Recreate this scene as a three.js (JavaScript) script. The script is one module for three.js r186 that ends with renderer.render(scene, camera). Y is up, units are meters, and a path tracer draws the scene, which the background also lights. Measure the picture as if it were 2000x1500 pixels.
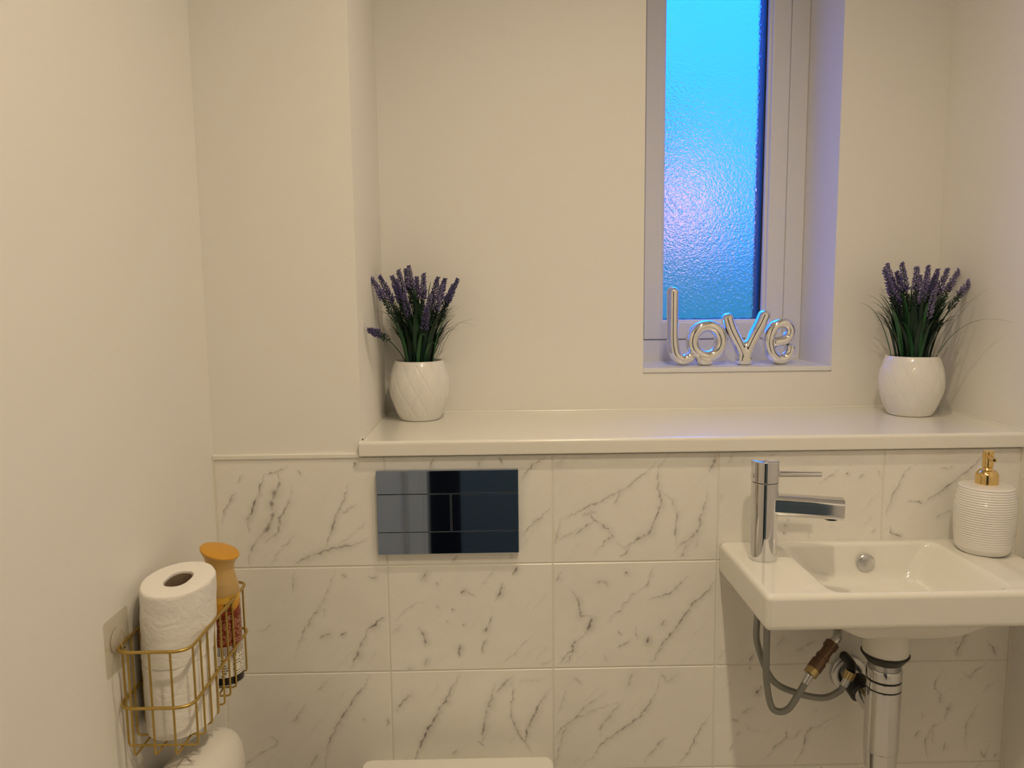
import * as THREE from 'three';
import { RoundedBoxGeometry } from 'three/addons/geometries/RoundedBoxGeometry.js';
import { mergeGeometries } from 'three/addons/utils/BufferGeometryUtils.js';
import { ImprovedNoise } from 'three/addons/math/ImprovedNoise.js';
import { RectAreaLightUniformsLib } from 'three/addons/lights/RectAreaLightUniformsLib.js';
RectAreaLightUniformsLib.init();

// ---------------------------------------------------------------- camera, sky, lamps, exposure
const scene = new THREE.Scene();
const camera = new THREE.PerspectiveCamera(THREE.MathUtils.radToDeg(2 * Math.atan(750 / 1511.7)), 4 / 3, 0.02, 100);
camera.rotation.order = 'YXZ';
camera.position.set(-0.0944, 1.3165, 1.3655);
camera.rotation.set(-0.1187, -0.0172, -0.0107);

const SKY_ZENITH = [0.08, 1.42, 10.0];   // blue dusk overcast: the zenith three times as bright as the horizon
{
  const w = 64, h = 64, d = new Float32Array(w * h * 4);
  for (let j = 0; j < h; j++) {
    const t = (1 + 2 * Math.sin(Math.max(0, (j + 0.5) / h - 0.5) * Math.PI)) / 3;   // row 0 is the nadir
    for (let i = 0; i < w; i++) {
      const o = (j * w + i) * 4;
      for (let c = 0; c < 3; c++) d[o + c] = SKY_ZENITH[c] * t;
      d[o + 3] = 1;
    }
  }
  const sky = new THREE.DataTexture(d, w, h, THREE.RGBAFormat, THREE.FloatType);
  sky.mapping = THREE.EquirectangularReflectionMapping; sky.magFilter = THREE.LinearFilter; sky.needsUpdate = true;
  scene.background = sky;
}
const LAMP_COLOR = new THREE.Color().setRGB(1.0, 0.81, 0.57);
const DOWNLIGHTS = [[0.16, 0.48, 1.8], [0.16, 1.12, 2.85]];   // x, z, intensity
const CEILING_Y = 2.35;
const renderer = new THREE.WebGLRenderer({ antialias: true });
renderer.toneMapping = THREE.LinearToneMapping;
renderer.toneMappingExposure = 1.0;
renderer.shadowMap.enabled = true;

// ---------------------------------------------------------------- helpers
const V = (x, y, z) => new THREE.Vector3(x, y, z);
let seed = 7;
const rnd = () => { seed = (seed * 1664525 + 1013904223) >>> 0; return seed / 4294967296; };
const rr = (a, b) => a + (b - a) * rnd();
const perlin = new ImprovedNoise();
const taken = {};
function numbered(n) { const k = taken[n] = (taken[n] ?? -1) + 1; return k ? `${n}_${String(k).padStart(3, '0')}` : n; }
function prep(m) { m.castShadow = m.receiveShadow = true; return m; }
function part(name, geo, mat, parent, label) {
  const g = Array.isArray(geo) ? mergeGeometries(geo.map((x) => x.index ? x.toNonIndexed() : x)) : geo;
  const m = prep(new THREE.Mesh(g, mat)); m.name = name; parent.add(m);
  if (label) m.userData.label = label;
  return m;
}
function thing(name, label, category, [x, y, z] = [0, 0, 0], group) {
  const o = new THREE.Group(); o.name = numbered(name); o.position.set(x, y, z); scene.add(o);
  o.userData = { label, category }; if (group) o.userData.group = group;
  return o;
}
function struct(name, label, category = 'wall') {
  const o = new THREE.Group(); o.name = name; scene.add(o); o.userData = { kind: 'structure', label, category }; return o;
}
const P = (o) => new THREE.MeshPhysicalMaterial(o);
const lin = (r, g, b) => new THREE.Color().setRGB(r, g, b);
// a box given by its two corners, uv in metres
function slab(x0, x1, y0, y1, z0, z1, r = 0) {
  const g = r ? new RoundedBoxGeometry(x1 - x0, y1 - y0, z1 - z0, 3, r) : new THREE.BoxGeometry(x1 - x0, y1 - y0, z1 - z0);
  g.translate((x0 + x1) / 2, (y0 + y1) / 2, (z0 + z1) / 2);
  const p = g.attributes.position, n = g.attributes.normal, u = g.attributes.uv;
  for (let i = 0; i < p.count; i++) {
    const ax = Math.abs(n.getX(i)), ay = Math.abs(n.getY(i)), az = Math.abs(n.getZ(i));
    if (ax > ay && ax > az) u.setXY(i, p.getZ(i), p.getY(i)); else if (ay > az) u.setXY(i, p.getX(i), p.getZ(i)); else u.setXY(i, p.getX(i), p.getY(i));
  }
  return g;
}
function cyl(r0, r1, h, seg = 48) { return new THREE.CylinderGeometry(r1, r0, h, seg); }   // bottom radius, top radius
function between(a, b, r0, r1 = r0, seg = 32) {
  const d = b.clone().sub(a), g = cyl(r0, r1, d.length(), seg);
  g.applyQuaternion(new THREE.Quaternion().setFromUnitVectors(V(0, 1, 0), d.clone().normalize()));
  const m = a.clone().add(b).multiplyScalar(0.5); g.translate(m.x, m.y, m.z); return g;
}
function tube(pts, r, seg = 48, rad = 12, closed = false, tension = 0.5) {
  return new THREE.TubeGeometry(new THREE.CatmullRomCurve3(pts, closed, 'catmullrom', tension), seg, r, rad, closed);
}
// a polyline with rounded corners
function bent(pts, rad, closed = false) {
  const path = new THREE.CurvePath(), n = pts.length; let first, last;
  const cut = (a, b) => a.clone().add(b.clone().sub(a).setLength(Math.min(rad, a.distanceTo(b) * 0.49)));
  if (!closed) last = pts[0].clone();
  for (let i = closed ? 0 : 1; i < (closed ? n : n - 1); i++) {
    const p = pts[i], a = cut(p, pts[(i - 1 + n) % n]), b = cut(p, pts[(i + 1) % n]);
    if (last) path.add(new THREE.LineCurve3(last, a)); else first = a;
    path.add(new THREE.QuadraticBezierCurve3(a, p.clone(), b)); last = b;
  }
  path.add(new THREE.LineCurve3(last, closed ? first : pts[n - 1].clone()));
  return path;
}
const bentTube = (pts, rad, r, seg = 90, closed = false, rs = 8) => new THREE.TubeGeometry(bent(pts, rad, closed), seg, r, rs, closed);
function lathe(pts, seg = 64) {   // always wound so that its outside faces out
  let a = 0; for (let i = 1; i < pts.length; i++) a += (pts[i][0] + pts[i - 1][0]) * (pts[i][1] - pts[i - 1][1]);
  return new THREE.LatheGeometry((a < 0 ? [...pts].reverse() : pts).map(([r, y]) => new THREE.Vector2(r, y)), seg);
}
// a lathe profile with rounded corners: [radius, height, corner rounding]
function profile(pts) {
  const out = [];
  pts.forEach(([x, y, r = 0], i) => {
    if (!r || i === 0 || i === pts.length - 1) { out.push([x, y]); return; }
    const p = new THREE.Vector2(x, y), a = new THREE.Vector2(pts[i - 1][0], pts[i - 1][1]).sub(p), b = new THREE.Vector2(pts[i + 1][0], pts[i + 1][1]).sub(p);
    const l = Math.min(r, a.length() * 0.49, b.length() * 0.49); a.setLength(l); b.setLength(l);
    for (let k = 0; k <= 6; k++) { const t = k / 6, q = (1 - t) * (1 - t), w = t * t; out.push([x + a.x * q + b.x * w, y + a.y * q + b.y * w]); }
  });
  return out;
}
// surface of a field (negative inside), as a smooth mesh
function surface(f, lo, hi, cell) {
  const n = [0, 1, 2].map((k) => Math.ceil((hi[k] - lo[k]) / cell) + 1), [nx, ny, nz] = n;
  const val = new Float32Array(nx * ny * nz), id = (i, j, k) => (k * ny + j) * nx + i;
  for (let k = 0; k < nz; k++) for (let j = 0; j < ny; j++) for (let i = 0; i < nx; i++) val[id(i, j, k)] = f(lo[0] + i * cell, lo[1] + j * cell, lo[2] + k * cell);
  const vid = new Int32Array(nx * ny * nz).fill(-1), pos = [], idx = [];
  const C = [0, 1, 2, 3, 4, 5, 6, 7].map((c) => [c & 1, (c >> 1) & 1, c >> 2]);
  const E = []; for (let a = 0; a < 8; a++) for (const b of [1, 2, 4]) if (!(a & b)) E.push([a, a | b]);
  for (let k = 0; k < nz - 1; k++) for (let j = 0; j < ny - 1; j++) for (let i = 0; i < nx - 1; i++) {
    const v = C.map(([a, b, c]) => val[id(i + a, j + b, k + c)]);
    let s = 0; for (let c = 0; c < 8; c++) if (v[c] < 0) s++;
    if (s === 0 || s === 8) continue;
    let x = 0, y = 0, z = 0, m = 0;
    for (const [a, b] of E) if ((v[a] < 0) !== (v[b] < 0)) {
      const t = v[a] / (v[a] - v[b]); x += C[a][0] + t * (C[b][0] - C[a][0]); y += C[a][1] + t * (C[b][1] - C[a][1]); z += C[a][2] + t * (C[b][2] - C[a][2]); m++;
    }
    vid[id(i, j, k)] = pos.length / 3; pos.push(lo[0] + (i + x / m) * cell, lo[1] + (j + y / m) * cell, lo[2] + (k + z / m) * cell);
  }
  const quad = (a, b, c, d, flip) => { if (flip) idx.push(a, c, b, a, d, c); else idx.push(a, b, c, a, c, d); };
  for (let k = 1; k < nz - 1; k++) for (let j = 1; j < ny - 1; j++) for (let i = 1; i < nx - 1; i++) {
    const a = val[id(i, j, k)] < 0;
    if (a !== val[id(i + 1, j, k)] < 0) quad(vid[id(i, j - 1, k - 1)], vid[id(i, j, k - 1)], vid[id(i, j, k)], vid[id(i, j - 1, k)], !a);
    if (a !== val[id(i, j + 1, k)] < 0) quad(vid[id(i - 1, j, k - 1)], vid[id(i - 1, j, k)], vid[id(i, j, k)], vid[id(i, j, k - 1)], !a);
    if (a !== val[id(i, j, k + 1)] < 0) quad(vid[id(i - 1, j - 1, k)], vid[id(i, j - 1, k)], vid[id(i, j, k)], vid[id(i - 1, j, k)], !a);
  }
  const nor = new Float32Array(pos.length), e = cell * 0.25;
  const grad = (x, y, z) => [(f(x + e, y, z) - f(x - e, y, z)) / (2 * e), (f(x, y + e, z) - f(x, y - e, z)) / (2 * e), (f(x, y, z + e) - f(x, y, z - e)) / (2 * e)];
  for (let q = 0; q < pos.length; q += 3) {
    let g;
    for (let it = 0; it < 3; it++) {
      g = grad(pos[q], pos[q + 1], pos[q + 2]); const v = f(pos[q], pos[q + 1], pos[q + 2]), l2 = Math.max(1e-6, g[0] ** 2 + g[1] ** 2 + g[2] ** 2);
      let s = v / l2; const lim = cell * 0.5 / Math.sqrt(l2); s = Math.max(-lim, Math.min(lim, s));
      pos[q] -= g[0] * s; pos[q + 1] -= g[1] * s; pos[q + 2] -= g[2] * s;
    }
    g = grad(pos[q], pos[q + 1], pos[q + 2]); const l = Math.hypot(...g) || 1;
    nor[q] = g[0] / l; nor[q + 1] = g[1] / l; nor[q + 2] = g[2] / l;
  }
  const geo = new THREE.BufferGeometry();
  geo.setAttribute('position', new THREE.Float32BufferAttribute(pos, 3)); geo.setAttribute('normal', new THREE.BufferAttribute(nor, 3));
  const uv = new Float32Array(pos.length / 3 * 2); for (let i = 0; i < pos.length / 3; i++) { uv[2 * i] = pos[3 * i] + pos[3 * i + 2]; uv[2 * i + 1] = pos[3 * i + 1]; }
  geo.setAttribute('uv', new THREE.BufferAttribute(uv, 2)); geo.setIndex(idx);
  return geo;
}
const smin = (a, b, k) => { const h = Math.max(k - Math.abs(a - b), 0) / k; return Math.min(a, b) - h * h * k * 0.25; };
const smax = (a, b, k) => -smin(-a, -b, k);
const boxd = (x, y, z, hx, hy, hz, r) => { const a = Math.abs(x) - hx + r, b = Math.abs(y) - hy + r, c = Math.abs(z) - hz + r; return Math.hypot(Math.max(a, 0), Math.max(b, 0), Math.max(c, 0)) + Math.min(Math.max(a, b, c), 0) - r; };
function segd(px, py, ax, ay, bx, by) { const dx = bx - ax, dy = by - ay, t = Math.max(0, Math.min(1, ((px - ax) * dx + (py - ay) * dy) / (dx * dx + dy * dy || 1e-9))); const ex = px - ax - dx * t, ey = py - ay - dy * t; return Math.sqrt(ex * ex + ey * ey); }
function dataTex(w, h, fn, srgb = true, repeat = false) {
  const d = new Uint8Array(w * h * 4);
  for (let j = 0; j < h; j++) for (let i = 0; i < w; i++) { const c = fn(i / w, j / h, i, j), o = (j * w + i) * 4; d[o] = c[0]; d[o + 1] = c[1]; d[o + 2] = c[2]; d[o + 3] = 255; }
  const t = new THREE.DataTexture(d, w, h); t.magFilter = THREE.LinearFilter; t.minFilter = THREE.LinearFilter;
  if (srgb) t.colorSpace = THREE.SRGBColorSpace; if (repeat) t.wrapS = t.wrapT = THREE.RepeatWrapping; t.needsUpdate = true; return t;
}

// ---------------------------------------------------------------- materials
const PAINT = lin(0.86, 0.84, 0.79);
const M = {
  paint: P({ color: PAINT, roughness: 0.75 }),
  gloss: P({ color: lin(0.84, 0.82, 0.75), roughness: 0.3, clearcoat: 0.7, clearcoatRoughness: 0.2 }),
  ceiling: P({ color: lin(0.84, 0.83, 0.80), roughness: 0.9 }),
  floor: P({ color: lin(0.66, 0.63, 0.57), roughness: 0.5 }),
  grout: P({ color: lin(0.80, 0.76, 0.67), roughness: 0.85 }),
  upvc: P({ color: lin(0.82, 0.82, 0.82), roughness: 0.25 }),
  gasket: P({ color: lin(0.012, 0.014, 0.018), roughness: 0.6 }),
  ceramic: P({ color: lin(0.83, 0.81, 0.74), roughness: 0.12, clearcoat: 0.6, clearcoatRoughness: 0.05 }),
  pot: P({ color: lin(0.82, 0.80, 0.76), roughness: 0.3, clearcoat: 1, clearcoatRoughness: 0.07 }),
  chrome: P({ color: lin(0.72, 0.72, 0.73), metalness: 1, roughness: 0.06 }),
  silver: P({ color: lin(0.90, 0.89, 0.88), metalness: 1, roughness: 0.05 }),
  brushed: P({ color: lin(0.62, 0.62, 0.63), metalness: 1, roughness: 0.28 }),
  gold: P({ color: lin(0.86, 0.62, 0.26), metalness: 1, roughness: 0.14 }),
  goldWire: P({ color: lin(0.50, 0.35, 0.10), metalness: 0.85, roughness: 0.38 }),
  bronze: P({ color: lin(0.17, 0.105, 0.07), metalness: 0.9, roughness: 0.35 }),
  brass: P({ color: lin(0.55, 0.42, 0.20), metalness: 0.9, roughness: 0.3 }),
  black: P({ color: lin(0.012, 0.012, 0.013), roughness: 0.4 }),
  braid: null,
  darkMirror: P({ color: lin(0.30, 0.37, 0.50), metalness: 1, roughness: 0.03 }),
  paper: null,
  card: P({ color: lin(0.24, 0.17, 0.11), roughness: 0.9 }),
  plastic: P({ color: lin(0.80, 0.77, 0.70), roughness: 0.35 }),
  leafA: P({ color: lin(0.010, 0.045, 0.018), roughness: 0.5 }),
  leafB: P({ color: lin(0.02, 0.10, 0.03), roughness: 0.5 }),
  leafC: P({ color: lin(0.007, 0.03, 0.016), roughness: 0.55 }),
  stem: P({ color: lin(0.02, 0.055, 0.025), roughness: 0.7 }),
  soil: P({ color: lin(0.012, 0.014, 0.008), roughness: 0.95 }),
};

// ---------------------------------------------------------------- the room
const XL = -0.6066, XP = -0.3412, XR = 0.8595, ZR = -0.3095, ZF = 1.62, BY = 0.62;   // left wall, recess side, right wall, recess back, front wall, a tile joint's height
const SHELF_T = 1.0553, SHELF_B = 1.0279, TILE_T = 1.0245;
const WL = 0.2205, WR = 0.6341, WB = 1.1477, WT = 2.14, WZ = -0.4877;
part('floor_slab', slab(XL - 0.1, XR + 0.1, -0.1, 0, ZR - 0.1, ZF), M.floor, struct('floor', 'pale floor of the small cloakroom', 'floor'));
part('ceiling_slab', slab(XL - 0.1, XR + 0.1, CEILING_Y, CEILING_Y + 0.1, ZR - 0.3, ZF + 0.1), M.ceiling, struct('ceiling', 'white painted ceiling of the cloakroom', 'ceiling'));
part('plaster', slab(XL - 0.1, XL, 0, CEILING_Y, ZR - 0.3, ZF + 0.1), M.paint, struct('wall_left', 'plain cream painted wall behind the gold wire basket'));
part('plaster', slab(XR, XR + 0.1, 0, CEILING_Y, ZR - 0.3, ZF + 0.1), M.paint, struct('wall_right', 'plain cream painted wall beside the basin'));
{
  const w = struct('wall_back', 'cream painted wall with the deep window opening above the shelf');
  part('plaster', [slab(XL, WL, 0, CEILING_Y, ZR - 0.3, ZR), slab(WR, XR, 0, CEILING_Y, ZR - 0.3, ZR), slab(WL, WR, 0, WB - 0.012, ZR - 0.3, ZR), slab(WL, WR, WT, CEILING_Y, ZR - 0.3, ZR)], M.paint, w);
  const b = struct('wall_pier', 'cream painted pier between the left wall and the shelf recess');
  part('plaster', slab(XL, XP, TILE_T, CEILING_Y, ZR, -0.003), M.paint, b);
}
// marble printed tiles
const VEINS = {
  11: [[2.5,80,294,128,264,256,219,425,182,564,183,675],[6.0,50,365,110,381,210,346,318,329,428,332,528,297,627,193,827,174,989],[5.0,40,451,251,413,430,371,549,354,669,266,778],[2.0,50,431,52,391,111,339,129,299,148],[2.0,70,114,303,65,421,20,580],[2.0,40,165,125,129,223],[2.5,60,781,238,759,358,717,497,673,677,636,828],[2.0,50,835,419,769,478,736,507],[4.0,50,893,743,813,802,721,820,629,858,537,896,469,956,453,976],[1.5,30,884,581,803,700,641,879],[2.0,35,457,692,369,831,305,982],[3.0,40,494,93,499,163],[2.0,60,838,26,816,110]],
  12: [[3.0,70,291,16,257,110],[3.0,40,583,18,549,107],[2.0,50,686,16,696,80],[3.0,50,959,22,868,114,808,242],[2.5,60,990,487,918,586,865,656,812,746],[4.0,40,429,919,388,980],[2.0,40,758,907,738,958]],
  13: [[4.0,50,682,12,638,141,632,301,653,442,628,583,583,724,504,804,438,863,385,821],[3.0,45,618,81,566,159,475,277,344,385,226,472,121,551,29,609],[3.0,40,364,476,410,356],[3.0,40,42,589,22,751,15,832],[3.5,45,226,493,239,594,319,677,358,759,306,819,233,971],[2.5,40,121,774,187,673,279,575],[2.0,40,28,792,94,732,173,673],[8.0,25,173,552,265,534],[3.0,40,659,341,713,423,753,566,742,748,750,891],[4.0,45,935,308,918,489,893,630,861,751,783,851,737,912],[3.0,30,887,670,870,905],[4.0,30,771,974,836,833],[6.0,50,983,13,946,178],[3.0,35,76,9,10,107],[3.0,30,478,864,399,975]],
  14: [[2.9,30,76,22,58,94],[2.2,25,343,13,287,56],[1.5,50,789,129,794,133],[2.2,70,772,209,776,216],[2.2,40,875,207,857,257],[1.8,40,730,181,655,245,603,295],[2.9,25,956,172,992,275],[2.2,70,428,637,425,644],[2.2,70,405,688,407,695],[2.2,70,405,740,408,762],[2.2,40,571,736,543,810],[1.5,30,935,597,899,715],[1.5,40,958,717,940,776],[1.5,20,24,370,6,472],[1.5,30,686,702,700,692]],
  15: [[2.9,40,191,119,126,205,82,335,47,452,26,555,31,644],[2.9,55,592,40,558,141,484,227,373,357,308,429,252,501],[2.2,50,136,484,193,470,253,516],[2.2,35,328,180,443,154],[2.2,30,438,550,316,651],[2.2,70,51,704,58,778,112,802,121,780]],
  21: [[3.0,35,441,37,422,241],[2.5,45,690,24,632,226,576,388,505,551,462,674,417,860],[3.0,50,574,677,649,628],[3.0,60,694,645,742,616],[3.0,80,861,623,929,522,970,482],[2.5,60,888,582,832,726,789,871,753,964],[3.0,80,812,799,795,850],[3.0,50,722,65,754,97],[3.0,50,879,100,951,96],[1.5,20,187,604,308,525],[2.0,30,609,369,610,472]],
  22: [[4.0,80,242,58,195,138],[2.0,50,297,141,300,182],[3.0,80,464,227,438,268],[2.0,40,464,238,530,291],[4.0,90,373,417,379,420],[3.0,60,297,373,300,381],[3.0,40,345,533,351,538],[3.0,50,447,567,463,553],[3.0,70,791,15,750,112],[3.0,80,697,172,649,346],[3.0,60,628,469,593,603,573,644],[3.0,50,592,696,557,852],[4.0,70,175,570,206,675,218,779],[4.0,85,432,754,414,869],[3.0,60,236,884,201,957],[3.0,50,108,981,118,981],[2.0,35,36,515,105,403,212,334],[2.0,30,7,648,75,547],[1.5,30,664,970,765,837,873,683],[2.0,35,990,927,925,967],[1.5,20,665,18,557,210]],
  23: [[3.0,55,107,245,153,370,167,494,227,496],[4.0,90,234,496,194,682],[3.0,50,194,692,126,764,113,826,32,907],[2.0,40,25,970,106,826],[2.0,40,66,971,126,847],[4.0,35,240,197,306,178,340,230],[3.0,70,444,86,448,94],[2.5,50,605,32,580,195,546,257],[2.0,35,553,246,480,317,401,459,321,581],[2.5,40,832,130,760,242,654,331,574,360],[3.0,75,997,170,948,288,842,430,777,594,698,738,645,863,598,977],[3.0,60,689,550,663,612],[4.0,90,589,704,584,787],[3.0,50,469,742,395,813],[2.0,40,395,646,421,688],[2.0,40,508,608,509,743],[2.0,30,308,873,328,948],[2.5,40,48,59,14,181]],
  24: [[2.2,60,242,866,210,987],[5.8,20,634,770,499,888],[5.1,25,417,718,380,854],[1.5,30,55,845,17,935]],
  25: [[3.5,70,574,708,543,802,513,896,503,980],[3.0,50,688,816,732,881,760,972],[1.5,30,483,821,524,833]],
  31: [[3.0,60,872,32,836,126,780,251,710,397,652,544,608,671,591,800,575,929],[2.0,30,625,45,541,180],[2.5,50,478,284,427,409,378,493],[3.0,35,221,594,285,682,105,848,76,912],[3.0,40,538,776,480,926],[2.0,40,815,460,836,443],[3.0,50,975,448,975,554]],
  32: [[3.5,75,421,27,386,142,338,268,289,394,233,542,183,690,147,818,117,947],[4.0,50,137,187,75,281,20,396],[4.0,55,642,108,614,276,586,403,563,595,555,724],[5.0,40,763,48,682,151,641,234],[3.0,50,750,68,756,195,742,301,741,451,773,602,841,755,860,820],[3.5,55,992,182,931,286,883,434,841,582,827,711,867,820],[2.0,30,528,701,575,746],[3.0,20,777,112,952,96],[3.0,40,392,783,364,847]],
  33: [[5.0,30,795,47,715,140,660,43],[3.0,50,680,54,634,244,594,371,541,476,473,560,364,664,303,748,242,876,160,982],[3.0,90,544,446,551,452],[7.0,25,498,49,457,196],[5.0,40,417,344,350,470,296,576,289,683],[3.0,40,322,234,228,338,119,484,37,610,7,674],[3.0,35,445,323,228,423,78,569,16,869,6,977],[3.0,50,119,90,167,145],[2.0,30,72,205,52,332,11,470],[2.5,50,706,675,652,781,557,952],[2.5,50,997,437,924,596,884,724,845,853,777,981]],
  34: [[2.9,80,293,199,250,298],[2.2,40,225,12,221,50],[2.2,40,237,407,169,483],[2.9,60,105,543,155,542],[2.2,50,162,654,148,685],[1.5,30,195,561,237,641,347,676],[2.5,50,456,617,448,727,390,819,312,943],[1.8,40,556,636,488,743],[2.2,50,792,502,674,592,596,653,579,763,542,919,508,990],[2.2,40,639,463,645,469],[1.5,40,123,747,100,857]],
  35: [[2.0,50,424,86,387,180,383,255,420,331,415,395,492,419],[2.5,85,488,409,447,580],[2.5,45,444,591,377,664,340,794,360,969],[2.0,30,375,621,397,839],[2.0,30,309,489,304,565],[2.5,50,308,673,262,737],[2.0,50,710,9,631,102,592,155,541,89],[2.0,25,746,223,674,307],[2.5,40,671,403,628,521,597,628,594,737,608,901],[2.5,35,465,798,462,907],[2.5,40,752,840,721,948,698,893],[3.0,50,805,940,778,961]]
};
function tileTexture(key, k) {
  const w = 600, h = 400, ink = new Float32Array(w * h), s0 = seed; seed = 1000 + k * 77;
  const stamp = (x, y, r, a) => {
    const R = r * 2.2;
    for (let j = Math.max(0, Math.floor(y - R)); j <= Math.min(h - 1, y + R); j++) for (let i = Math.max(0, Math.floor(x - R)); i <= Math.min(w - 1, x + R); i++) {
      const d = Math.hypot(i - x, j - y) / r, v = a * Math.exp(-d * d * 1.4), o = j * w + i;
      if (v > ink[o]) ink[o] += (v - ink[o]) * 0.75;
    }
  };
  const crawl = (q, wd, a) => {
    const pts = []; for (let i = 0; i < q.length; i += 2) pts.push(V(q[i] / 999 * w, q[i + 1] / 999 * h, 0));
    const cv = new THREE.CatmullRomCurve3(pts, false, 'catmullrom', 0.4), L = cv.getLength(), n = Math.max(4, Math.ceil(L / 1.4)), ph = rnd() * 99;
    for (let i = 0; i <= n; i++) {
      const t = i / n, p = cv.getPoint(t), s = t * L * 0.05;
      const taper = Math.min(1, 0.3 + 2.4 * Math.min(t, 1 - t)), wob = perlin.noise(s, ph, 0.5), w2 = perlin.noise(s * 2.3, ph, 3.5), w3 = perlin.noise(s * 6, ph, 7.1);
      const px = p.x + wob * 7 + w2 * 3 + w3 * 0.8, py = p.y + perlin.noise(s, ph, 9.5) * 7 + perlin.noise(s * 2.3, ph, 5.2) * 3;
      const rad = wd * 1.75 * taper * (0.75 + 0.7 * Math.max(-0.5, perlin.noise(s * 1.7, ph, 20.5)) + 0.25 * w3), dens = Math.max(0.25, 0.8 + 1.0 * perlin.noise(s * 1.3, ph, 40.5));
      stamp(px, py, Math.max(1.2, rad), a * dens * taper * 0.8); stamp(px, py, Math.max(1, rad * 0.45), Math.min(1, a * dens * taper * 1.15));
      if (i % 3 === 0) stamp(px + 3, py + 2, Math.max(3, rad * 3.2), a * 0.2 * taper);
      if (wd > 3 && rnd() < 0.14) stamp(px + rr(-9, 9), py + rr(-8, 8), rr(0.8, 2.2), a * 0.5);
    }
  };
  for (const [wd, a, ...q] of VEINS[key]) crawl(q, wd, a / 100);
  for (let k2 = 0; k2 < 7; k2++) { const x = rr(0, 999), y = rr(0, 999), l = rr(60, 260); crawl([x, y, x - l * 0.3, y + l * 0.5, x - l * 0.55, y + l], 1.6, rr(0.05, 0.12)); }   // faint hairlines
  seed = s0;
  return dataTex(w, h, (u, v, i, j) => {
    const o = (h - 1 - j) * w + i, m = Math.min(1, ink[o]);
    const c = 3.2 * perlin.noise(u * 3 + k, v * 2, 2.5) + 2 * perlin.noise(u * 11, v * 8 + k, 4.5) + 1.2 * perlin.noise(u * 60, v * 40, k + 0.5);
    const tone = 0.5 + 0.5 * perlin.noise(u * 5, v * 4, k + 30.5);
    const dark = [92 + 22 * tone, 88 + 18 * tone, 84 + 14 * tone];
    return [240 + c, 237 + c, 229 + c].map((b) => Math.min(252, b)).map((b, q) => b + (dark[q] - b) * m);
  });
}
// one glazed tile: front face with eased edges, uv over the printed face
function tileGeometry(w, h, uw) {
  const t = 0.0085, e = 0.0011, pos = [], uv = [], nor = [], idx = [];
  const ring = (x0, x1, y0, y1, z) => [[x0, y0, z], [x1, y0, z], [x1, y1, z], [x0, y1, z]];
  const rings = [ring(0, w, 0, h, -t), ring(0, w, 0, h, -e), ring(e, w - e, e, h - e, 0)];
  const face = (a, b, c, d) => { const n = V(...b).sub(V(...a)).cross(V(...c).sub(V(...a))).normalize(), s = pos.length / 3; for (const p of [a, b, c, d]) { pos.push(...p); uv.push(p[0] / w * uw, p[1] / h); nor.push(n.x, n.y, n.z); } idx.push(s, s + 1, s + 2, s, s + 2, s + 3); };
  face(...rings[2]);
  for (let r = 0; r < 2; r++) for (let k = 0; k < 4; k++) face(rings[r][k], rings[r][(k + 1) % 4], rings[r + 1][(k + 1) % 4], rings[r + 1][k]);
  const g = new THREE.BufferGeometry(); g.setAttribute('position', new THREE.Float32BufferAttribute(pos, 3)); g.setAttribute('normal', new THREE.Float32BufferAttribute(nor, 3)); g.setAttribute('uv', new THREE.Float32BufferAttribute(uv, 2)); g.setIndex(idx); return g;
}
{
  const w = struct('wall_tiled', 'low wall of white marble-print tiles under the shelf');
  part('core', [slab(XP, XR, 0, SHELF_B, ZR, -0.0095), slab(XL, XP, 0, TILE_T, ZR, -0.0095)], M.paint, w);
  part('grout', slab(XL, XR, 0, TILE_T - 0.0005, -0.0095, -0.0012), M.grout, w);
  const mats = {}; let k = 0;
  for (const key of Object.keys(VEINS)) mats[key] = P({ map: tileTexture(key, ++k), roughness: 0.3 });
  const order = ['21', '22', '23', '12', '13', '31', '32', '33', '11', '24'];
  const J = [TILE_T, BY + 0.2029, BY, BY - 0.2029, BY - 0.4058, BY - 0.6087], geos = {};
  let spare = 0;
  for (let r = 0; r < 5; r++) for (let c = 0; c < 5; c++) {
    const x0 = c === 0 ? XL + 0.002 : -0.604 + c * 0.302 + 0.0012, x1 = c === 4 ? XR - 0.004 : -0.604 + (c + 1) * 0.302 - 0.0012, y1 = J[r] - (r ? 0.0012 : 0), y0 = J[r + 1] + 0.0012;
    const gk = `${(x1 - x0).toFixed(4)} ${(y1 - y0).toFixed(4)}`;
    geos[gk] ??= tileGeometry(x1 - x0, y1 - y0, Math.min(1, (x1 - x0) / 0.2996));
    const m = part('tile', geos[gk], mats[`${r + 1}${c + 1}`] ?? mats[order[spare++ % order.length]], w);
    m.position.set(x0, y0, 0.0004 * (perlin.noise(r * 3.3, c * 2.7, 0.5)));
  }
  const sealant = [slab(XL, XL + 0.004, 0, TILE_T, -0.002, 0.0022), slab(XR - 0.006, XR, 0, SHELF_B, -0.003, 0.003)];
  part('sealant', sealant, M.grout, w);
  const t = struct('trim_1', 'narrow white trim along the top of the tiles beside the shelf', 'trim');
  part('strip', slab(XL, XP - 0.0035, TILE_T - 0.001, TILE_T + 0.0085, -0.004, 0.0035, 0.0025), M.gloss, t);
}
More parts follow.
